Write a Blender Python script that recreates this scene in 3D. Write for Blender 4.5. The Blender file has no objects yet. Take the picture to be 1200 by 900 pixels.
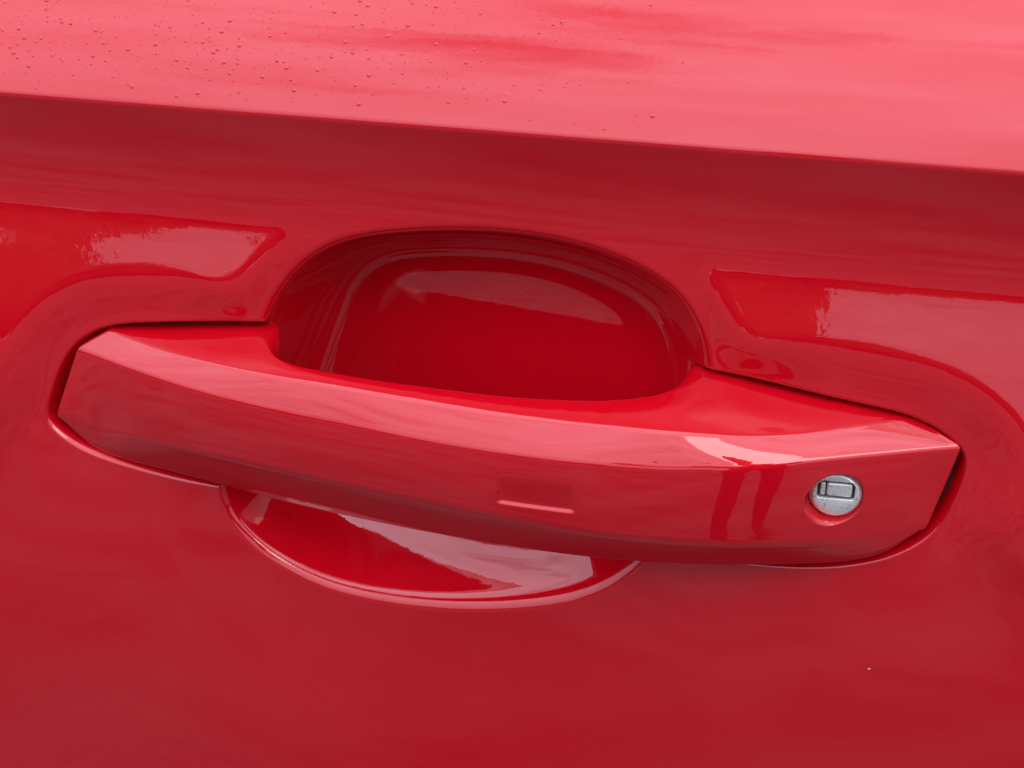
import bpy, bmesh, math, random
import numpy as np
from mathutils import Vector, Matrix, noise as mnoise

scene = bpy.context.scene
COL = scene.collection
R = math.radians
Z0 = 0.85                     # height of the handle above the ground, metres

# ------------------------------------------------------------------ camera
cam_d = bpy.data.cameras.new('camera')
cam_d.sensor_width = 36.0
cam_d.lens = 54.0
cam_d.clip_start = 0.01
cam_d.clip_end = 2000.0
cam = bpy.data.objects.new('camera', cam_d)
COL.objects.link(cam)
CAM_YAW, CAM_PITCH, CAM_DIST = R(13.5), R(28.0), 0.405
fwd = Vector((-math.sin(CAM_YAW) * math.cos(CAM_PITCH), math.cos(CAM_YAW) * math.cos(CAM_PITCH), -math.sin(CAM_PITCH)))
cam.location = Vector((0, 0, Z0)) - CAM_DIST * fwd
cam.rotation_euler = (R(90) - CAM_PITCH, 0, CAM_YAW)
scene.camera = cam

# ------------------------------------------------------------------ sky
SUN_AZ, SUN_EL = R(137.0), R(48.0)       # azimuth from +Y towards +X
world = bpy.data.worlds.new('World')
scene.world = world
world.use_nodes = True
nt = world.node_tree
nt.nodes.clear()
N = nt.nodes.new
L = nt.links.new
sky = N('ShaderNodeTexSky')
sky.sky_type = 'NISHITA'
sky.sun_disc = False
sky.sun_elevation = SUN_EL
sky.sun_rotation = SUN_AZ
sky.altitude = 50
sky.air_density = 1.0
sky.dust_density = 2.0
tc = N('ShaderNodeTexCoord')
sep = N('ShaderNodeSeparateXYZ')
L(tc.outputs['Generated'], sep.inputs[0])
zc = N('ShaderNodeMath'); zc.operation = 'MAXIMUM'; zc.inputs[1].default_value = 0.0
L(sep.outputs['Z'], zc.inputs[0])
za = N('ShaderNodeMath'); za.operation = 'ADD'; za.inputs[1].default_value = 0.16
L(zc.outputs[0], za.inputs[0])
dx = N('ShaderNodeMath'); dx.operation = 'DIVIDE'
dy = N('ShaderNodeMath'); dy.operation = 'DIVIDE'
L(sep.outputs['X'], dx.inputs[0]); L(za.outputs[0], dx.inputs[1])
L(sep.outputs['Y'], dy.inputs[0]); L(za.outputs[0], dy.inputs[1])
cmb = N('ShaderNodeCombineXYZ')
dys = N('ShaderNodeMath'); dys.operation = 'MULTIPLY'; dys.inputs[1].default_value = 2.3   # cloud bands lie along the street
L(dy.outputs[0], dys.inputs[0])
L(dx.outputs[0], cmb.inputs[0]); L(dys.outputs[0], cmb.inputs[1])
cn = N('ShaderNodeTexNoise')
cn.inputs['Scale'].default_value = 2.2
cn.inputs['Detail'].default_value = 7.0
cn.inputs['Roughness'].default_value = 0.55
cn.inputs['Distortion'].default_value = 0.4
L(cmb.outputs[0], cn.inputs['Vector'])
cr = N('ShaderNodeValToRGB')               # cloud cover
cr.color_ramp.elements[0].position = 0.22
cr.color_ramp.elements[0].color = (0, 0, 0, 1)
cr.color_ramp.elements[1].position = 0.43
cr.color_ramp.elements[1].color = (1, 1, 1, 1)
L(cn.outputs['Fac'], cr.inputs[0])
cn2 = N('ShaderNodeTexNoise')              # thick and thin cloud
cn2.inputs['Scale'].default_value = 3.2
cn2.inputs['Detail'].default_value = 6.0
L(cmb.outputs[0], cn2.inputs['Vector'])
cloud = N('ShaderNodeMapRange')
cloud.inputs['From Min'].default_value = 0.3
cloud.inputs['From Max'].default_value = 0.7
cloud.inputs['To Min'].default_value = 21.0
cloud.inputs['To Max'].default_value = 31.0
L(cn2.outputs['Fac'], cloud.inputs['Value'])
cc = N('ShaderNodeVectorMath'); cc.operation = 'SCALE'
cc.inputs[0].default_value = (0.92, 0.97, 1.14)
ov = N('ShaderNodeMath'); ov.operation = 'MULTIPLY_ADD'     # overcast sky: brightest overhead, dimmer to the horizon
ov.inputs[1].default_value = 0.82; ov.inputs[2].default_value = 0.26
L(zc.outputs[0], ov.inputs[0])
cm = N('ShaderNodeMath'); cm.operation = 'MULTIPLY'
L(cloud.outputs[0], cm.inputs[0]); L(ov.outputs[0], cm.inputs[1])
L(cm.outputs[0], cc.inputs['Scale'])
mx = N('ShaderNodeMix'); mx.data_type = 'RGBA'
L(cr.outputs['Color'], mx.inputs['Factor'])
L(sky.outputs[0], mx.inputs['A'])
L(cc.outputs[0], mx.inputs['B'])
bg = N('ShaderNodeBackground')
bg.inputs['Strength'].default_value = 0.10
L(mx.outputs['Result'], bg.inputs['Color'])
wo = N('ShaderNodeOutputWorld')
L(bg.outputs[0], wo.inputs['Surface'])

# ------------------------------------------------------------------ sun through thin cloud
sd = bpy.data.lights.new('sun', 'SUN')
sd.energy = 0.8
sd.angle = R(28.0)
sd.color = (1.0, 0.97, 0.92)
sun = bpy.data.objects.new('sun', sd)
COL.objects.link(sun)
sv = Vector((math.sin(SUN_AZ) * math.cos(SUN_EL), math.cos(SUN_AZ) * math.cos(SUN_EL), math.sin(SUN_EL)))
sun.rotation_euler = (-sv).to_track_quat('-Z', 'Y').to_euler()
sun.location = (1, -2, 3)

vs = scene.view_settings
vs.view_transform = 'Standard'
vs.look = 'None'
vs.exposure = 0.0
vs.gamma = 1.0
vs.use_curve_mapping = False

# ------------------------------------------------------------------ helpers
def mat_new(name):
    m = bpy.data.materials.new(name)
    m.use_nodes = True
    t = m.node_tree
    return m, t, t.nodes['Principled BSDF'], t.nodes.new, t.links.new

def tag(o, label=None, cat=None, group=None, kind=None):
    if label: o['label'] = label
    if cat: o['category'] = cat
    if group: o['group'] = group
    if kind: o['kind'] = kind
    return o

def W(P):
    """(X, O, Z) in millimetres about the handle -> metres in the world (O points out of the door, -Y)."""
    P = np.asarray(P, float)
    Q = np.empty_like(P)
    Q[..., 0] = P[..., 0] / 1000
    Q[..., 1] = -P[..., 1] / 1000
    Q[..., 2] = P[..., 2] / 1000 + Z0
    return Q

def mesh_from(name, verts, faces, mat, parent=None, smooth=True, normals=None):
    me = bpy.data.meshes.new(name)
    verts = np.asarray(verts, np.float32)
    faces = np.asarray(faces, np.int32)
    nf, k = faces.shape
    me.vertices.add(len(verts))
    me.vertices.foreach_set('co', verts.ravel())
    me.loops.add(nf * k)
    me.loops.foreach_set('vertex_index', faces.ravel())
    me.polygons.add(nf)
    me.polygons.foreach_set('loop_start', np.arange(0, nf * k, k, dtype=np.int32))
    me.polygons.foreach_set('use_smooth', np.full(nf, smooth))
    me.update(calc_edges=True)
    me.validate()
    if normals is not None:
        me.normals_split_custom_set_from_vertices([tuple(v) for v in normals])
    me.materials.append(mat)
    o = bpy.data.objects.new(name, me)
    COL.objects.link(o)
    if parent: o.parent = parent
    return o

def empty(name, loc):
    o = bpy.data.objects.new(name, None)
    o.empty_display_size = 0.02
    o.location = loc
    COL.objects.link(o)
    return o

def adopt(o, parent):
    o.parent = parent
    o.matrix_parent_inverse = Matrix.Translation(-parent.location)

def sstep(a, b, x):
    s = np.clip((x - a) / (b - a), 0, 1)
    return s * s * (3 - 2 * s)

def smin(a, b, k):
    h = np.clip(0.5 + 0.5 * (b - a) / k, 0, 1)
    return b * (1 - h) + a * h - k * h * (1 - h)

def smax(a, b, k):
    return -smin(-a, -b, k)

def chaikin(P, n=2):
    P = np.asarray(P, float)
    for _ in range(n):
        Q = np.roll(P, -1, 0)
        P = np.stack([0.75 * P + 0.25 * Q, 0.25 * P + 0.75 * Q], 1).reshape(-1, P.shape[1])
    return P

def poly_sdf(px, pz, P):
    d2 = np.full(px.shape, 1e12)
    inside = np.zeros(px.shape, bool)
    n = len(P)
    for i in range(n):
        ax, az = P[i]; bx, bz = P[(i + 1) % n]
        ex, ez = bx - ax, bz - az
        wx, wz = px - ax, pz - az
        t = np.clip((wx * ex + wz * ez) / (ex * ex + ez * ez), 0, 1)
        d2 = np.minimum(d2, (wx - ex * t) ** 2 + (wz - ez * t) ** 2)
        c = (az > pz) != (bz > pz)
        if ez != 0:
            inside ^= c & (px < ex * (pz - az) / ez + ax)
    d = np.sqrt(d2)
    return np.where(inside, -d, d)

# ------------------------------------------------------------------ materials
def paint_material():
    m, t, b, N, L = mat_new('red_car_paint')
    tc = N('ShaderNodeTexCoord')
    geo = N('ShaderNodeNewGeometry')
    b.inputs['Base Color'].default_value = (0.52, 0.0015, 0.0092, 1)
    b.inputs['Roughness'].default_value = 0.45
    b.inputs['Specular IOR Level'].default_value = 0.0
    b.inputs['Metallic'].default_value = 0.1
    b.inputs['Coat Weight'].default_value = 1.0
    b.inputs['Coat Roughness'].default_value = 0.012
    b.inputs['Coat IOR'].default_value = 1.64
    # orange peel of the lacquer
    n1 = N('ShaderNodeTexNoise'); n1.inputs['Scale'].default_value = 160.0; n1.inputs['Detail'].default_value = 2.0
    n2 = N('ShaderNodeTexNoise'); n2.inputs['Scale'].default_value = 620.0; n2.inputs['Detail'].default_value = 2.0
    L(geo.outputs['Position'], n1.inputs['Vector']); L(geo.outputs['Position'], n2.inputs['Vector'])
    ad = N('ShaderNodeMath'); ad.operation = 'MULTIPLY_ADD'; ad.inputs[1].default_value = 0.22
    L(n2.outputs['Fac'], ad.inputs[0]); L(n1.outputs['Fac'], ad.inputs[2])
    bp = N('ShaderNodeBump'); bp.inputs['Strength'].default_value = 1.0; bp.inputs['Distance'].default_value = 0.000022
    L(ad.outputs[0], bp.inputs['Height'])
    L(bp.outputs[0], b.inputs['Coat Normal'])
    return m

PAINT = paint_material()

# ------------------------------------------------------------------ ground and the far trees that the paint mirrors
def ground_material():
    m, t, b, N, L = mat_new('grey_asphalt')
    geo = N('ShaderNodeNewGeometry')
    n = N('ShaderNodeTexNoise'); n.inputs['Scale'].default_value = 2.2; n.inputs['Detail'].default_value = 9
    n2 = N('ShaderNodeTexNoise'); n2.inputs['Scale'].default_value = 90; n2.inputs['Detail'].default_value = 3
    L(geo.outputs['Position'], n.inputs['Vector']); L(geo.outputs['Position'], n2.inputs['Vector'])
    mx = N('ShaderNodeMath'); mx.operation = 'MULTIPLY_ADD'; mx.inputs[1].default_value = 0.4
    L(n2.outputs['Fac'], mx.inputs[0]); L(n.outputs['Fac'], mx.inputs[2])
    r = N('ShaderNodeValToRGB')
    r.color_ramp.elements[0].position = 0.5; r.color_ramp.elements[0].color = (0.03, 0.03, 0.031, 1)
    r.color_ramp.elements[1].position = 0.85; r.color_ramp.elements[1].color = (0.115, 0.115, 0.113, 1)
    L(mx.outputs[0], r.inputs[0]); L(r.outputs[0], b.inputs['Base Color'])
    b.inputs['Roughness'].default_value = 0.9
    return m

g = mesh_from('ground', [(-400, -400, 0), (400, -400, 0), (400, 400, 0), (-400, 400, 0)], [(0, 1, 2, 3)], ground_material())
tag(g, 'grey asphalt ground under the car', kind='structure')

def leaf_material():
    m, t, b, N, L = mat_new('tree_foliage')
    geo = N('ShaderNodeNewGeometry')
    n = N('ShaderNodeTexNoise'); n.inputs['Scale'].default_value = 1.3
    L(geo.outputs['Position'], n.inputs['Vector'])
    r = N('ShaderNodeValToRGB')
    r.color_ramp.elements[0].color = (0.03, 0.05, 0.018, 1); r.color_ramp.elements[1].color = (0.07, 0.10, 0.04, 1)
    L(n.outputs['Fac'], r.inputs[0]); L(r.outputs[0], b.inputs['Base Color'])
    b.inputs['Roughness'].default_value = 0.8
    return m

def far_wood():
    rng = np.random.default_rng(4)
    V = []; F = []
    bm = bmesh.new()
    bmesh.ops.create_icosphere(bm, subdivisions=2, radius=1.0)
    sv_ = [v.co.copy() for v in bm.verts]; sf_ = [[v.index for v in f.verts] for f in bm.faces]
    bm.free()
    spots = [(a, rng.uniform(80, 100), None, 4.2) for a in np.arange(-88, 88, 2.0)]
    for a, dist, hh, wid in spots:
        ang = R(a + rng.uniform(-0.7, 0.7))
        h = rng.uniform(7.5, 11.0) + 9.0 * float(sstep(4, -4, a)) - 8.0 * math.exp(-((a + 24) / 4.5) ** 2)
        if hh: h = hh
        cx, cy = math.sin(ang) * dist, -math.cos(ang) * dist
        for q in range(5):                                   # lobes of the crown
            lx_, ly_, lz_ = rng.uniform(-0.5, 0.5) * wid, rng.uniform(-0.5, 0.5) * wid, rng.uniform(0.25, 0.72) * h
            rw, rh = wid * rng.uniform(0.5, 0.8), h * rng.uniform(0.2, 0.3)
            i = len(V)
            for v in sv_:
                k = 1 + 0.22 * mnoise.noise(v * 2.5 + Vector((a, q, 0)))
                V.append((cx + lx_ + v.x * rw * k, cy + ly_ + v.y * rw * k, lz_ + v.z * rh * k))
            for f in sf_: F.append((f[0] + i, f[1] + i, f[2] + i))
        n = 300
        u = rng.normal(size=(n, 3)); u /= np.linalg.norm(u, axis=1)[:, None]
        u *= rng.uniform(0.7, 1.0, (n, 1))
        c = np.stack([cx + u[:, 0] * wid, cy + u[:, 1] * wid, h * 0.52 + u[:, 2] * h * 0.5], 1)
        for p in c:
            s = wid * rng.uniform(0.04, 0.10)
            q = rng.normal(size=(3, 3)) * s
            i = len(V)
            V += [tuple(p + q[0]), tuple(p + q[1]), tuple(p + q[2])]
            F.append((i, i + 1, i + 2))
    o = mesh_from('far_wood', V, F, leaf_material(), smooth=False)
    tag(o, 'dark far line of trees mirrored faintly in the red paint', 'trees', kind='stuff')
far_wood()

# ------------------------------------------------------------------ the door: outer panel with shoulder crease, pads and handle recess
ZC = 68.6                                    # height of the crease over the handle
def integ(zs, tilt, z_at, o_at):
    zz = np.arange(-620.0, 300.0, 0.25)
    tt = np.tan(np.radians(np.interp(zz, zs, tilt)))
    k = np.ones(17) / 17.0
    tt = np.convolve(np.pad(tt, 8, 'edge'), k, 'valid')
    o = np.concatenate([[0], np.cumsum(-tt[:-1] * 0.25)])
    return zz, o - np.interp(z_at, zz, o) + o_at
ZF, OF = integ([-600, -400, -170, -110, -78, -62, -50, 34, 44, 52, 60, 72], [-9, -6, -3, -1, 1, 4, 7.5, 9.0, 3, -5, -11, -17], 15.0, 0.0)
ZP, OP = integ([-600, -400, -170, -110, -75, -60, -45, -20, -12, -2, 8, 28, 35, 39, 43, 52, 60, 72], [-9, -6, -3, -1, 1, 3.2, 3.8, 5, 9, 14, 17.3, 18.0, 16, 7, 3.2, -5, -11, -17], 47.0, np.interp(47.0, ZF, OF))

HS = [(-133.6,-22.2),(-128.0,-7.8),(-123.5,-0.9),(-115.2,5.0),(-103.5,7.0),(-70.9,10.0),(-20,11),(20,11),(51.7,9.9),(66.4,8.6),(83.6,6.7),(100.4,5.1),(106.8,3.2),(114.6,-1.6),(116.0,-4.9),(113.5,-16.9),(110.6,-23.2),(105.0,-29.3),(94.2,-35.4),(70.9,-39.8),(34.7,-41.5),(-20,-40),(-82.7,-38.2),(-96.1,-35.6),(-119.2,-32.7),(-127.9,-28.6),(-133.0,-24.2)]
CUP = [(-70.4,5.0),(-67.9,12.5),(-63.7,21.3),(-55.8,30.3),(-46.2,35.1),(-34.6,38.0),(-14.1,40.8),(3.7,41.4),(21.3,39.2),(36.7,33.7),(43.5,28.3),(48.3,21.4),(51.6,11.5),(52.0,-5),(49,-22),(44,-35),(35.9,-46.2),(28.1,-53.9),(16.5,-60.2),(-2.8,-64.8),(-17.6,-66.9),(-30.1,-67.5),(-42.8,-67.0),(-53.1,-65.6),(-65.9,-60.6),(-73.5,-54.9),(-79.7,-47.7),(-82.7,-40.6),(-82,-28),(-77.5,-12)]
def relax(P, n):
    for _ in range(n): P = 0.5 * P + 0.25 * (np.roll(P, 1, 0) + np.roll(P, -1, 0))
    return P
CUPS = relax(chaikin(CUP, 3), 40)
HSS = relax(chaikin(HS, 2), 6)

TS = 33.0                                    # lean of the panel over the crease, degrees
def door_surface(X, Z):
    dc = poly_sdf(X, Z, CUPS)
    dh = poly_sdf(X, Z, HSS)
    d = smin(dc, dh, 6.0)
    of = np.interp(Z, ZF, OF)
    op = np.interp(Z, ZP, OP)
    low = sstep(-18, -62, Z)
    ends = np.maximum(sstep(50, 90, X), sstep(-66, -104, X))
    w0 = 1.0
    w1 = 12.0 + 6.0 * ends + 60.0 * low
    pads = np.maximum(sstep(45.5, 51.5, X), sstep(-56.0, -63.0, X))
    Mf = 0.45 * ends
    M = (Mf + (1 - Mf) * sstep(w0, w1, d)) * (pads + (1 - pads) * low)
    base = of + M * (op - of)
    of = of + Mf * (op - of)
    # panel over the crease lies back; the fold has a small radius
    up = Z - ZC
    oc = np.interp(ZC, ZF, OF)
    shoulder = oc - up * math.tan(R(TS)) - 0.006 * np.maximum(up, 0) ** 2
    near = np.abs(up) < 30
    base = np.where(near, smin(shoulder, base, 0.9), np.where(up > 0, shoulder, base))
    # bowl behind the grip
    rc = -dc                                         # inwards
    bowl = np.where(rc > 0, -26.0 * (1 - (1 - np.clip(rc / 24.0, 0, 1)) ** 2.6), 2.2 * dc * -1 * -1)
    bowl = np.where(rc > 0, bowl * (1 - 0.0075 * np.clip(X + 15, -60, 60)) * (1 + 0.0018 * np.clip(Z + 10, -60, 50)), 1.85 * dc)
    wall = np.maximum(4.0 * (dh - 0.7), -5.0 - 11.0 * sstep(6, 20, dc))
    s = smin(base, of + bowl, 4.5)
    s = smin(s, of + wall, 4.2)
    return s, dc, dh, of

def axis(fine, coarse):
    pts = [np.arange(a, b, st) for a, b, st in coarse] + [np.arange(fine[0], fine[1], fine[2])]
    return np.unique(np.round(np.concatenate(pts), 4))
xs = axis((-146, 132, 0.4), [(-560, -240, 20), (-240, -146, 2), (132, 220, 2), (220, 561, 20)])
zs = axis((-78, 50, 0.4), [(-560, -200, 20), (-200, -78, 1.6), (50, 65, 0.8), (65, 67.4, 0.3), (69.9, 76, 0.5), (76, 150, 1.5)])
zs = np.unique(np.round(np.concatenate([zs, np.arange(67.4, 69.9, 0.1)]), 3))
XX, ZZ = np.meshgrid(xs, zs)
OO, DC, DH, OFL = door_surface(XX, ZZ)
# soft edge along the crease: 0.4 mm radius
DOOR = W(np.stack([XX, OO, ZZ], -1))
nz, nx = XX.shape
gx = np.gradient(DOOR, axis=1); gz = np.gradient(DOOR, axis=0)
NRM = np.cross(gx, gz); NRM /= np.linalg.norm(NRM, axis=-1, keepdims=True)
idx = np.arange(nz * nx).reshape(nz, nx)
quads = np.stack([idx[:-1, :-1], idx[:-1, 1:], idx[1:, 1:], idx[1:, :-1]], -1)
dq = np.minimum(DC, DH)
dq = 0.25 * (dq[:-1, :-1] + dq[:-1, 1:] + dq[1:, 1:] + dq[1:, :-1])
car_door = empty('car_door', (0, 0, Z0))
tag(car_door, 'glossy red car door with a sharp shoulder crease above the handle', 'car door')
def sub(name, mask, mat=None):
    q = quads[mask]
    u, inv = np.unique(q, return_inverse=True)
    o = mesh_from(name, DOOR.reshape(-1, 3)[u], inv.reshape(q.shape), mat or PAINT, normals=NRM.reshape(-1, 3)[u])
    adopt(o, car_door)
    return o
panel = sub('outer_panel', (dq > -0.6))
tag(panel, 'red outer panel with shoulder crease and raised pads')
recess = sub('handle_recess', (dq <= -0.6))
tag(recess, 'scooped red bowl pressed into the panel behind the handle')
def gap_shade_material():  # near-black colour standing in for the shade inside the handle gap
    m, t, b_, N, L = mat_new('gap_shade_black')
    b_.inputs['Base Color'].default_value = (0.012, 0.012, 0.012, 1); b_.inputs['Roughness'].default_value = 0.55
    return m
GAP_SHADE = gap_shade_material()
def gap_shade_strip(sign, label):  # added black ribbon that paints the shade into the gap round the handle
    n = 720                                              # resample the outline evenly
    Pc = np.concatenate([HSS, HSS[:1]]); L_ = np.concatenate([[0], np.cumsum(np.linalg.norm(np.diff(Pc, axis=0), axis=1))])
    s_ = np.linspace(0, L_[-1], n, endpoint=False)
    P = np.stack([np.interp(s_, L_, Pc[:, 0]), np.interp(s_, L_, Pc[:, 1])], 1)
    T_ = np.roll(P, -3, 0) - np.roll(P, 3, 0); T_ /= np.linalg.norm(T_, axis=1)[:, None]
    nin = np.stack([T_[:, 1], -T_[:, 0]], 1)
    if poly_sdf((P + nin)[:1, 0], (P + nin)[:1, 1], HSS)[0] > 0: nin = -nin
    ok = (poly_sdf(P[:, 0], P[:, 1], CUPS) > 2.0) & (np.sign(P[:, 0]) == sign)
    k0 = [k for k in range(n) if ok[k] and not ok[k - 1]][0]
    run = []
    k = k0
    while ok[k % n]: run.append(k % n); k += 1
    rows = []
    for (off, dep) in ((-0.6, -7.0), (0.0, -5.6), (0.7, -5.2), (1.6, -5.3), (3.2, -6.5)):
        q = P[run] + nin[run] * off
        o_ = door_surface(P[run][:, 0], P[run][:, 1])[3] + dep
        rows.append(np.stack([q[:, 0], o_, q[:, 1]], 1))
    Gs = np.stack(rows); m_ = len(run)
    F_ = [(i * m_ + j, i * m_ + j + 1, (i + 1) * m_ + j + 1, (i + 1) * m_ + j) for i in range(4) for j in range(m_ - 1)]
    o = mesh_from('gap_shade', W(Gs).reshape(-1, 3), F_, GAP_SHADE)
    adopt(o, car_door); tag(o, label)
gap_shade_strip(-1, 'black strip standing in for gap shade round the plain end of the handle')
gap_shade_strip(1, 'black strip standing in for gap shade round the lock end of the handle')
# folded edge of the door skin round its border
ring = np.concatenate([idx[0, :], idx[1:, -1], idx[-1, -2::-1], idx[-2:0:-1, 0]])
rv = DOOR.reshape(-1, 3)[ring]
rb = rv.copy(); rb[:, 1] += 0.07
n = len(ring)
hem = mesh_from('folded_edge', np.concatenate([rv, rb]), [(i, n + i, n + (i + 1) % n, (i + 1) % n) for i in range(n)], PAINT, smooth=False)
adopt(hem, car_door)
a = DOOR[0, 0]; c = DOOR[-1, -1]
ib = mesh_from('inner_sheet', [(xs[0] / 1000, 0.07, Z0 + zs[0] / 1000), (xs[-1] / 1000, 0.07, Z0 + zs[0] / 1000), (xs[-1] / 1000, 0.10, Z0 + zs[-1] / 1000), (xs[0] / 1000, 0.10, Z0 + zs[-1] / 1000)], [(0, 1, 2, 3)], PAINT, smooth=False)
adopt(ib, car_door)

# ------------------------------------------------------------------ the handle
# edge lines of the handle (X, O, Z) in millimetres
P0 =[ (-113.0,2.5,4.6),(-110.2,2.1,4.8),(-107.3,1.8,5.0),(-104.4,1.5,5.2),(-101.5,1.3,5.4),(-98.6,1.2,5.7),(-95.6,1.2,5.9),(-92.6,1.1,6.2),(-89.7,1.0,6.5),(-86.7,1.0,6.8),(-83.8,1.0,7.0),(-80.8,1.1,7.3),(-77.8,1.2,7.6),(-74.9,1.2,7.9),(-71.9,1.5,8.1),(-67.8,4.6,7.8),(-62.8,10.2,7.1),(-59.0,12.9,6.8),(-55.7,14.2,6.7),(-52.6,15.1,6.7),(-49.6,15.7,6.8),(-46.7,16.2,6.8),(-43.9,16.5,6.8),(-41.0,16.8,6.8),(-38.2,17.2,6.8),(-35.4,17.4,6.8),(-32.7,17.7,6.8),(-29.9,17.9,6.8),(-27.2,18.1,6.8),(-24.4,18.2,6.8),(-21.7,18.4,6.9),(-19.1,18.5,6.9),(-16.4,18.6,6.9),(-13.7,18.7,6.9),(-11.1,18.9,7.0),(-8.4,18.9,7.0),(-5.8,19.0,7.0),(-3.2,19.0,7.0),(-0.6,19.1,7.0),(2.0,19.0,7.0),(4.6,19.0,7.1),(7.1,18.8,7.1),(9.6,18.7,7.2),(12.1,18.5,7.2),(14.6,18.3,7.3),(17.1,18.0,7.4),(19.6,17.8,7.4),(22.1,17.4,7.5),(24.6,17.1,7.6),(27.0,16.6,7.6),(29.4,16.0,7.8),(31.8,15.3,7.9),(34.2,14.5,8.0),(36.5,13.5,8.2),(38.9,12.5,8.3),(41.2,11.1,8.5),(43.4,9.5,8.7),(45.7,7.8,8.9),(47.9,5.9,9.2),(50.2,4.0,9.3),(52.6,3.0,9.3),(55.1,2.5,9.1),(57.6,2.3,8.8),(60.1,2.2,8.5),(62.6,2.2,8.1),(65.2,2.2,7.8),(67.7,2.1,7.6),(70.2,2.0,7.4),(72.7,1.9,7.1),(75.2,1.9,6.9),(77.7,1.8,6.7),(80.1,1.8,6.5),(82.6,1.8,6.3),(85.1,1.9,6.2),(87.6,1.9,6.0),(90.0,1.9,5.7),(92.5,1.8,5.5),(95.0,1.8,5.2),(97.4,1.8,5.0),(99.9,1.8,4.8),(102.3,1.6,4.4) ]
P1 =[ (-112.9,3.2,4.4),(-100.8,7.7,4.2),(-89.1,12.0,4.3),(-77.9,15.5,4.7),(-67.3,18.3,5.1),(-57.3,20.3,5.4),(-47.7,21.6,5.7),(-38.3,22.6,5.8),(-29.1,23.5,5.7),(-20.0,24.3,5.7),(-11.1,25.2,5.7),(-2.3,25.9,5.6),(6.3,26.4,5.6),(14.8,26.6,5.6),(23.2,26.7,5.6),(31.4,26.5,5.7),(39.5,26.1,5.6),(47.5,25.1,5.4),(55.4,23.3,4.9),(63.3,20.8,4.3),(71.1,17.8,4.1),(78.9,14.4,4.1),(86.7,10.5,4.3),(94.6,6.3,4.4),(102.5,2.0,4.4) ]
P2 =[ (-121.2,6.9,-0.5),(-107.7,12.0,-0.8),(-94.9,16.4,-1.0),(-82.9,19.9,-1.4),(-71.4,22.6,-1.7),(-60.4,24.7,-1.9),(-49.8,26.3,-1.9),(-39.4,27.7,-1.8),(-29.2,29.1,-1.8),(-19.2,30.4,-1.9),(-9.4,31.4,-1.9),(0.2,32.1,-1.9),(9.5,32.6,-1.9),(18.7,32.7,-1.9),(27.7,32.4,-1.9),(36.6,31.7,-1.9),(45.4,30.6,-2.0),(54.0,29.1,-1.7),(62.6,27.2,-1.6),(71.0,24.5,-1.0),(79.5,21.1,-0.4),(88.0,17.2,-0.4),(96.6,13.3,-0.5),(105.2,9.4,-0.5),(114.0,5.6,-0.5) ]
P3 =[ (-129.4,8.9,-20.7),(-118.1,10.0,-23.2),(-104.7,14.6,-21.8),(-92.1,18.4,-20.6),(-80.1,21.5,-19.8),(-68.7,23.9,-19.4),(-57.8,25.9,-19.2),(-47.2,27.4,-19.2),(-36.8,28.9,-19.2),(-26.6,30.2,-19.2),(-16.6,31.5,-19.3),(-6.9,32.4,-19.5),(2.7,33.1,-20.0),(12.0,33.4,-20.5),(21.2,33.4,-21.1),(30.3,33.0,-21.6),(39.2,32.2,-22.0),(48.0,30.9,-22.5),(56.7,29.3,-22.8),(65.4,27.1,-23.2),(74.0,24.1,-23.6),(82.6,20.5,-24.1),(91.3,16.5,-24.3),(99.9,12.6,-24.1),(108.5,8.8,-22.5) ]
P4 =[ (-130.0,8.1,-23.2),(-120.2,8.0,-32.0),(-108.9,9.0,-34.1),(-97.7,9.6,-35.1),(-86.8,10.0,-36.4),(-75.6,11.2,-37.2),(-64.1,13.4,-37.2),(-53.0,15.3,-37.2),(-42.1,16.8,-37.3),(-31.5,18.3,-37.2),(-21.0,19.6,-37.1),(-10.8,20.7,-36.9),(-0.8,21.5,-36.8),(8.9,22.0,-36.6),(18.5,22.1,-36.6),(28.0,21.8,-36.5),(37.2,21.1,-36.5),(46.4,19.9,-36.5),(55.4,18.3,-36.5),(64.4,16.2,-36.6),(73.3,14.6,-36.1),(82.3,13.5,-35.2),(91.1,12.4,-33.8),(99.7,10.9,-30.8),(107.7,8.3,-24.5) ]
handle = empty('door_handle', (0, -0.01, Z0))
tag(handle, 'red pull handle with sloped top edge and a silver lock at one end', 'door handle')

T = np.unique(np.concatenate([np.linspace(0, 1, 560), np.linspace(0.78, 0.93, 260)]))
def curve(P):
    P = np.asarray(P, float)
    t = np.linspace(0, 1, len(P))
    out = []
    for k in range(3):
        y = P[:, k]
        m = np.gradient(y, t)
        h = t[1] - t[0]
        i = np.clip((T / h).astype(int), 0, len(t) - 2)
        s = (T - t[i]) / h
        out.append(y[i] * (1 + 2 * s) * (1 - s) ** 2 + h * m[i] * s * (1 - s) ** 2 + y[i + 1] * s * s * (3 - 2 * s) + h * m[i + 1] * s * s * (s - 1))
    return np.stack(out, 1)
C0, C1, C2, C3, C4 = [curve(P) for P in (P0, P1, P2, P3, P4)]
mid = sstep(6.0, 13.0, C0[:, 1])[:, None]
CA = C0 + (1 - mid) * np.array([[0, -10.0, 0.4]]) + mid * np.array([[0, -2.0, -6.0]])
CB = C4.copy()
CB[:, 1] = ((1 - mid[:, 0]) * -6.0 + mid[:, 0] * (C0[:, 1] - 2.0))
CB[:, 2] += 1.5
SEC = [CA, C0, C1, C2, C3, C4, CB]
SET = [None, 1.3, 1.1, 1.5, 2.6, 1.6, None]          # fillet set-back at each corner
SEGN = [6, 16, 22, 84, 26, 6]                        # samples on each straight run
BUL = [0, 0.12, 0.14, 0.45, 0.25, 0]                 # crown of each face
FN = 9
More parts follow.
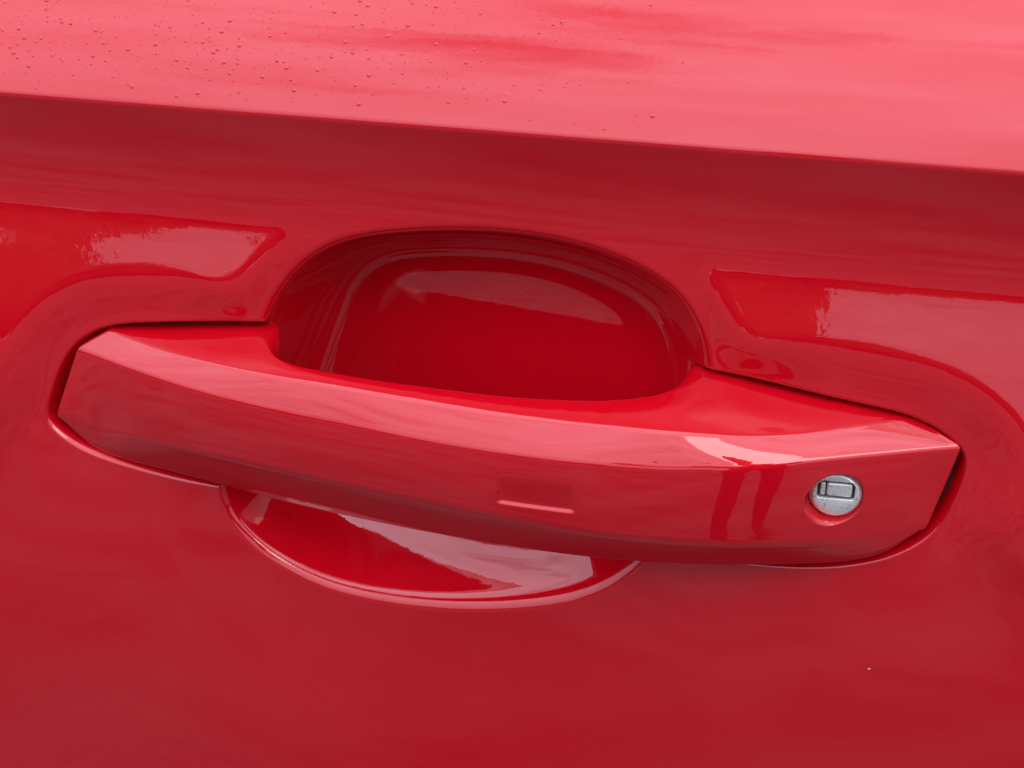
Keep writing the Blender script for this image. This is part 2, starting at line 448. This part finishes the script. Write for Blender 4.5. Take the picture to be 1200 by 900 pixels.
def corner(i):
    A, B, Cn = SEC[i - 1], SEC[i], SEC[i + 1]
    la = np.linalg.norm(A - B, axis=1, keepdims=True); lc = np.linalg.norm(Cn - B, axis=1, keepdims=True)
    sa = np.minimum(SET[i], 0.42 * la); sc = np.minimum(SET[i], 0.42 * lc)
    return B + (A - B) / np.maximum(la, 1e-6) * sa, B + (Cn - B) / np.maximum(lc, 1e-6) * sc
ent = {}; ext = {}
for i in range(1, 6): ent[i], ext[i] = corner(i)
ext[0] = SEC[0]; ent[6] = SEC[6]
cols = []; front_range = None
for i in range(6):
    a, b = ext[i], ent[i + 1]
    n = SEGN[i]
    dirx = np.gradient((a + b) / 2, axis=0)
    nrm = np.cross(dirx, b - a); nrm /= np.maximum(np.linalg.norm(nrm, axis=1, keepdims=True), 1e-9)
    sgn = np.sign(nrm[:, 1:2] + 1e-9) if i in (2, 3) else (np.sign(nrm[:, 2:3] + 1e-9) if i == 1 else -np.sign(nrm[:, 2:3] + 1e-9))
    endfade = (sstep(0, 0.06, T) * (1 - sstep(0.94, 1, T)))[:, None]
    if i == 3: f0 = len(cols)
    for j in range(n + 1):
        s = j / n
        cols.append(a + (b - a) * s + nrm * sgn * BUL[i] * 4 * s * (1 - s) * endfade)
    if i == 3: f1 = len(cols)
    if i < 5:
        p, q, v = ent[i + 1], ext[i + 1], SEC[i + 1]
        for j in range(1, FN):
            s = j / FN
            cols.append(p * (1 - s) ** 2 + v * 2 * s * (1 - s) + q * s * s)
G = np.stack(cols, 1)                                # stations x section x 3 (X, O, Z)

# pressed touch field in the grip's front: deepest at its lower edge, running out upwards
X, O, Z = G[..., 0], G[..., 1], G[..., 2]
isf = np.zeros(G.shape[1], bool); isf[f0 - 4:f1 + 6] = True
ze = -15.7 - 0.0 * X
wx = sstep(3.2, 5.4, X) * (1 - sstep(22.6, 24.6, X))
prof = sstep(ze - 0.55, ze + 0.55, Z) * (1 - sstep(ze + 1.0, ze + 9.5, Z))
O -= 0.75 * wx * prof * isf[None, :]
# round pocket for the lock, bored square to the door
LC = np.array([86.0, 0.0, -12.0])
st = int(np.argmin(np.abs(C2[:, 0] * 0.5 + C3[:, 0] * 0.5 - LC[0])))
kk = np.argmin((G[st, f0:f1, 2] - LC[2]) ** 2)
LC[1] = G[st, f0 + kk, 1] - 2.4                      # depth of the lock face
LN = np.array([0.06, 1.0, 0.05]); LN /= np.linalg.norm(LN)
rho = np.hypot(X - LC[0] + 0.2, Z - LC[2] - 0.15)
sink = (1 - sstep(6.45, 7.15, rho)) * isf[None, :]
G[..., 1] = O * (1 - sink) + sink * np.minimum(O, LC[1] - 2.4)

def end_rings(ring, sx):
    out = []
    for th in (18, 36, 54, 72, 90):
        out.append(ring + np.stack([np.full(len(ring), sx * 0.9 * math.sin(R(th))), np.full(len(ring), -0.9 * (1 - math.cos(R(th)))), np.zeros(len(ring))], 1))
    last = out[-1].copy()
    last[:, 1] = np.minimum(last[:, 1], -6.0)
    out.append(last)
    return out
le = end_rings(G[0], -1)[::-1]; re = end_rings(G[-1], 1)
G = np.concatenate([np.stack(le), G, np.stack(re)], 0)
ns, nc = G.shape[:2]
gi = np.arange(ns * nc).reshape(ns, nc)
gf = np.stack([gi[:-1, :-1], gi[:-1, 1:], gi[1:, 1:], gi[1:, :-1]], -1).reshape(-1, 4)
back = np.stack([gi[:-1, -1], gi[:-1, 0], gi[1:, 0], gi[1:, -1]], -1)      # closes the tube behind
gf = np.concatenate([gf, back])[:, ::-1]
gv = W(G).reshape(-1, 3)
grip = mesh_from('grip', gv, gf, PAINT)
adopt(grip, handle)

# ------------------------------------------------------------------ the lock
def lock_material():
    m, t, b, N, L = mat_new('weathered_zinc')
    geo = N('ShaderNodeNewGeometry')
    n = N('ShaderNodeTexNoise'); n.inputs['Scale'].default_value = 1300; n.inputs['Detail'].default_value = 6; n.inputs['Roughness'].default_value = 0.7
    L(geo.outputs['Position'], n.inputs['Vector'])
    r = N('ShaderNodeValToRGB')
    r.color_ramp.elements[0].position = 0.32; r.color_ramp.elements[0].color = (0.10, 0.10, 0.09, 1)
    r.color_ramp.elements[1].position = 0.44; r.color_ramp.elements[1].color = (0.88, 0.88, 0.86, 1)
    L(n.outputs['Fac'], r.inputs[0]); L(r.outputs[0], b.inputs['Base Color'])
    b.inputs['Metallic'].default_value = 0.65
    b.inputs['Roughness'].default_value = 0.24
    bp = N('ShaderNodeBump'); bp.inputs['Distance'].default_value = 0.00015; bp.inputs['Strength'].default_value = 0.6
    L(n.outputs['Fac'], bp.inputs['Height']); L(bp.outputs[0], b.inputs['Normal'])
    return m
def dark_material():  # near-black colour for the floor of the key slot
    m, t, b, N, L = mat_new('dark_slot_floor')
    b.inputs['Base Color'].default_value = (0.03, 0.03, 0.03, 1); b.inputs['Roughness'].default_value = 0.6
    return m
ZINC = lock_material(); DARK = dark_material()
lw = Vector((LN[0], -LN[1], LN[2])).normalized()                 # lock axis in the world
lx = Vector((0, 0, 1)).cross(lw).normalized()
if lx.x < 0: lx = -lx
ly = lw.cross(lx).normalized()
if ly.z < 0: ly = -ly
lc = Vector(W(LC))
def lockpt(x, y, h): return tuple(lc + (lx * x + ly * y + lw * h) / 1000)
def lathe(name, prof, mat, n=144, slot=False):
    V = []; F = []
    for (r, h) in prof:
        for k in range(n):
            a = 2 * math.pi * k / n
            V.append(lockpt(r * math.cos(a), r * math.sin(a), h))
    for i in range(len(prof) - 1):
        for k in range(n):
            F.append((i * n + k, i * n + (k + 1) % n, (i + 1) * n + (k + 1) % n, (i + 1) * n + k))
    if slot:                                             # flat face with a sunk, round-cornered key slot
        for (grow, h) in ((0.12, HF), (0.03, HF - 0.05), (0.0, HF - 0.16), (0.0, HF - 1.6)):
            for k in range(n):
                a = 2 * math.pi * k / n
                r = ((abs(math.cos(a)) / (4.6 + grow)) ** 10 + (abs(math.sin(a)) / (2.4 + grow)) ** 10) ** -0.1
                V.append(lockpt(r * math.cos(a), 1.5 + r * math.sin(a), h))
        for i in range(len(prof) - 1, len(prof) + 3):
            for k in range(n):
                F.append((i * n + k, i * n + (k + 1) % n, (i + 1) * n + (k + 1) % n, (i + 1) * n + k))
    return mesh_from(name, V, F, mat)
HF = 0.0
cyl = lathe('lock_cylinder', [(6.55, -4.0), (6.55, HF - 1.5), (6.45, HF - 1.25), (5.6, HF - 0.12), (5.35, HF)], ZINC, slot=True)
adopt(cyl, handle)
tag(cyl, 'weathered silver lock cylinder set in a round pocket')
def plate(name, x0, x1, y0, y1, h0, h1, rad, mat, bev=0.15):
    pts = []
    for cx, cy, a0 in ((x1 - rad, y1 - rad, 0), (x0 + rad, y1 - rad, 90), (x0 + rad, y0 + rad, 180), (x1 - rad, y0 + rad, 270)):
        for k in range(7):
            a = R(a0 + 15 * k)
            pts.append((cx + rad * math.cos(a), cy + rad * math.sin(a), math.cos(a), math.sin(a)))
    V = []; n = len(pts)
    mxx, myy = (x0 + x1) / 2, (y0 + y1) / 2
    for (ins, h) in ((0, h0), (0, h1 - bev), (bev * 0.4, h1 - bev * 0.3), (bev, h1)):
        for x, y, ca, sa in pts: V.append(lockpt(x - ins * ca, y - ins * sa, h))
    V.append(lockpt(mxx, myy, h1))
    F = []
    for i in range(3):
        for k in range(n): F.append((i * n + k, i * n + (k + 1) % n, (i + 1) * n + (k + 1) % n, (i + 1) * n + k))
    for k in range(0, n): F.append((3 * n + k, 3 * n + (k + 1) % n, 4 * n, 4 * n))
    me = bpy.data.meshes.new(name)
    me.from_pydata(V, [], [tuple(dict.fromkeys(f)) for f in F])
    me.materials.append(mat)
    o = bpy.data.objects.new(name, me); COL.objects.link(o)
    return o
kf = plate('keyhole_floor', -4.55, 4.55, -0.85, 3.85, HF - 1.5, HF - 1.2, 0.6, DARK, 0.03)
ks = plate('keyhole_shutter', -2.2, 3.85, -0.25, 3.25, HF - 1.2, HF - 0.12, 0.45, ZINC, 0.3)
kt = plate('shutter_tab', -3.75, -2.6, -0.2, 3.2, HF - 1.2, HF - 0.3, 0.3, ZINC, 0.2)
for o in (kf, ks, kt):
    o.parent = cyl

# ------------------------------------------------------------------ dried rain spots on the shoulder
def droplets():
    rng = np.random.default_rng(11)
    V = []; F = []
    tries = 0
    while len(F) < 4000 * 20 and tries < 42000:
        tries += 1
        x = rng.uniform(-190, 80); z = rng.uniform(ZC + 1.5, ZC + 52)
        dens = np.clip((55 - x) / 150, 0, 1) ** 0.9 * np.clip((z - ZC) / 9, 0, 1)
        if rng.random() > dens: continue
        r = 0.11 + rng.exponential(0.08)
        if rng.random() < 0.06: r += rng.uniform(0.25, 0.5)
        r = min(r, 0.62)
        up = z - ZC
        o = np.interp(ZC, ZF, OF) - up * math.tan(R(TS)) - 0.006 * up ** 2
        sl = math.tan(R(TS)) + 0.012 * up
        nv = np.array([0, 1.0, sl]); nv /= np.linalg.norm(nv)
        e1 = np.array([1.0, 0, 0]); e2 = np.cross(nv, e1)
        c = np.array([x, o, z])
        i0 = len(V); K = 8
        hgt = r * 0.34
        for (rr, hh) in ((1.0, -0.02), (0.86, 0.62), (0.62, 0.95)):
            for k in range(K):
                a = 2 * math.pi * k / K
                V.append(c + (e1 * math.cos(a) + e2 * math.sin(a)) * r * rr * (1 + 0.08 * math.sin(2 * a + x)) + nv * hgt * hh)
        V.append(c + nv * hgt)
        for i in range(2):
            for k in range(K): F.append((i0 + i * K + k, i0 + i * K + (k + 1) % K, i0 + (i + 1) * K + (k + 1) % K, i0 + (i + 1) * K + k))
        for k in range(0, K, 2):
            F.append((i0 + 2 * K + k, i0 + 2 * K + k + 1, i0 + 2 * K + (k + 2) % K, i0 + 3 * K))
    o = mesh_from('rain_droplets', W(np.array(V)), F, PAINT)
    tag(o, 'tiny rain droplets scattered on the pale upper slope of the door', 'droplets', kind='stuff')
droplets()

# ------------------------------------------------------------------ a few specks of dust on the panel
def dust_specks():
    rng = np.random.default_rng(5)
    x = rng.uniform(-170, 140, 45); z = rng.uniform(-150, 66, 45)
    o, dc, dh, of_ = door_surface(x, z)
    V = []; F = []
    for k in range(45):
        if dh[k] < 3 or dc[k] < 3: continue
        r = 0.04 + rng.exponential(0.04)
        c = np.array([x[k], o[k], z[k]]); i = len(V)
        for a in range(5):
            t = 2 * math.pi * a / 5 + rng.uniform(-0.3, 0.3)
            V.append(c + np.array([math.cos(t) * r * rng.uniform(0.6, 1.3), 0.0, math.sin(t) * r * rng.uniform(0.6, 1.3)]))
        V.append(c + np.array([0, r * 0.7, 0]))
        for a in range(5): F.append((i + a, i + (a + 1) % 5, i + 5))
    m, t, b_, N, L = mat_new('pale_dust')
    b_.inputs['Base Color'].default_value = (0.42, 0.36, 0.33, 1); b_.inputs['Roughness'].default_value = 0.9
    o_ = mesh_from('dust_specks', W(np.array(V)), F, m)
    tag(o_, 'few tiny pale dust specks on the red door', 'dust', kind='stuff')
dust_specks()

# ------------------------------------------------------------------ the photographer, seen only as the dark legs mirrored in the handle
def photographer():
    J = {'pelvis': (.40, -.88, .95, .135, .10), 'waist': (.40, -.87, 1.08, .125, .095), 'chest': (.39, -.82, 1.28, .15, .105), 'neck0': (.38, -.79, 1.44, .07, .065),
         'neck': (.37, -.77, 1.50, .052, .052), 'jaw': (.36, -.73, 1.55, .062, .072), 'skull': (.36, -.74, 1.63, .078, .092), 'crown': (.36, -.755, 1.70, .055, .065)}
    E = [('pelvis', 'waist'), ('waist', 'chest'), ('chest', 'neck0'), ('neck0', 'neck'), ('neck', 'jaw'), ('jaw', 'skull'), ('skull', 'crown')]
    for s, n in ((-1, 'l'), (1, 'r')):
        J['hip' + n] = (.40 + s * .09, -.88, .88, .088, .088)
        J['knee' + n] = (.40 + s * .115, -.85, .49, .060, .060)
        J['calf' + n] = (.40 + s * .118, -.88, .34, .056, .056)
        J['ankle' + n] = (.40 + s * .12, -.89, .09, .042, .042)
        J['ball' + n] = (.40 + s * .13, -.76, .035, .042, .034)
        J['toe' + n] = (.40 + s * .135, -.70, .03, .036, .028)
        E += [('pelvis', 'hip' + n), ('hip' + n, 'knee' + n), ('knee' + n, 'calf' + n), ('calf' + n, 'ankle' + n), ('ankle' + n, 'ball' + n), ('ball' + n, 'toe' + n)]
    J['shl'] = (.21, -.80, 1.38, .055, .055); J['ell'] = (.10, -.72, 1.13, .042, .042); J['wrl'] = (.075, -.50, 1.045, .028, .026); J['hal'] = (.055, -.435, 1.04, .034, .016)
    J['shr'] = (.55, -.81, 1.38, .055, .055); J['elr'] = (.46, -.70, 1.13, .042, .042); J['wrr'] = (.24, -.52, 1.06, .028, .026); J['har'] = (.185, -.465, 1.055, .034, .016)
    E += [('chest', 'shl'), ('shl', 'ell'), ('ell', 'wrl'), ('wrl', 'hal'), ('chest', 'shr'), ('shr', 'elr'), ('elr', 'wrr'), ('wrr', 'har')]
    for h, cx, sg in (('hal', .055, 1), ('har', .185, -1)):
        hx, hy, hz = J[h][:3]
        for k, (dz, ln) in enumerate(((.028, .050), (.010, .056), (-.009, .052), (-.027, .042))):
            a, c = h + 'a%d' % k, h + 'b%d' % k
            J[a] = (hx - sg * .012, hy + ln * .55, hz + dz, .009, .009)
            J[c] = (hx + sg * .006, hy + ln * 1.0, hz + dz * .95, .008, .008)
            E += [(h, a), (a, c)]
        J[h + 't'] = (hx + sg * .026, hy + .012, hz + .030, .010, .010); J[h + 'u'] = (hx + sg * .036, hy + .034, hz + .034, .009, .009)
        E += [(h, h + 't'), (h + 't', h + 'u')]
    for n_ in list(J):
        if not n_.startswith(('ha', 'wr')): J[n_] = (J[n_][0] + .13,) + J[n_][1:]
    names = list(J); ix = {n: i for i, n in enumerate(names)}
    me = bpy.data.meshes.new('person')
    me.from_pydata([J[n][:3] for n in names], [(ix[a], ix[c]) for a, c in E], [])
    o = bpy.data.objects.new('person', me); COL.objects.link(o)
    sk = o.modifiers.new('skin', 'SKIN')
    sv2 = me.skin_vertices[0].data
    for n in names: sv2[ix[n]].radius = J[n][3:5]
    sv2[ix['pelvis']].use_root = True
    sk.use_smooth_shade = True
    sb = o.modifiers.new('smooth', 'SUBSURF'); sb.levels = 2; sb.render_levels = 2
    m, t, b_, N, L = mat_new('dark_clothes_and_skin')
    geo = N('ShaderNodeNewGeometry'); sp = N('ShaderNodeSeparateXYZ'); L(geo.outputs['Position'], sp.inputs[0])
    def step(sock, v, less=False):
        q = N('ShaderNodeMath'); q.operation = 'LESS_THAN' if less else 'GREATER_THAN'; q.inputs[1].default_value = v; L(sock, q.inputs[0]); return q.outputs[0]
    def mix(f, a, c):
        q = N('ShaderNodeMix'); q.data_type = 'RGBA'; L(f, q.inputs['Factor'])
        for nm, v in (('A', a), ('B', c)):
            if isinstance(v, tuple): q.inputs[nm].default_value = v
            else: L(v, q.inputs[nm])
        return q.outputs['Result']
    col = mix(step(sp.outputs['Z'], .98), (.012, .014, .022, 1), (.03, .03, .034, 1))      # trousers, jacket
    col = mix(step(sp.outputs['Z'], .085, True), col, (.02, .018, .016, 1))                # shoes
    col = mix(step(sp.outputs['Z'], 1.47), col, (.42, .25, .18, 1))                        # neck and head
    col = mix(step(sp.outputs['Z'], 1.655), col, (.03, .02, .015, 1))                      # hair
    col = mix(step(sp.outputs['Y'], -.52), col, (.42, .25, .18, 1))                        # hands
    L(col, b_.inputs['Base Color']); b_.inputs['Roughness'].default_value = .85
    me.materials.append(m)
    tag(o, 'person in dark trousers standing beside the door, mirrored as dark legs in the handle', 'person')
photographer()
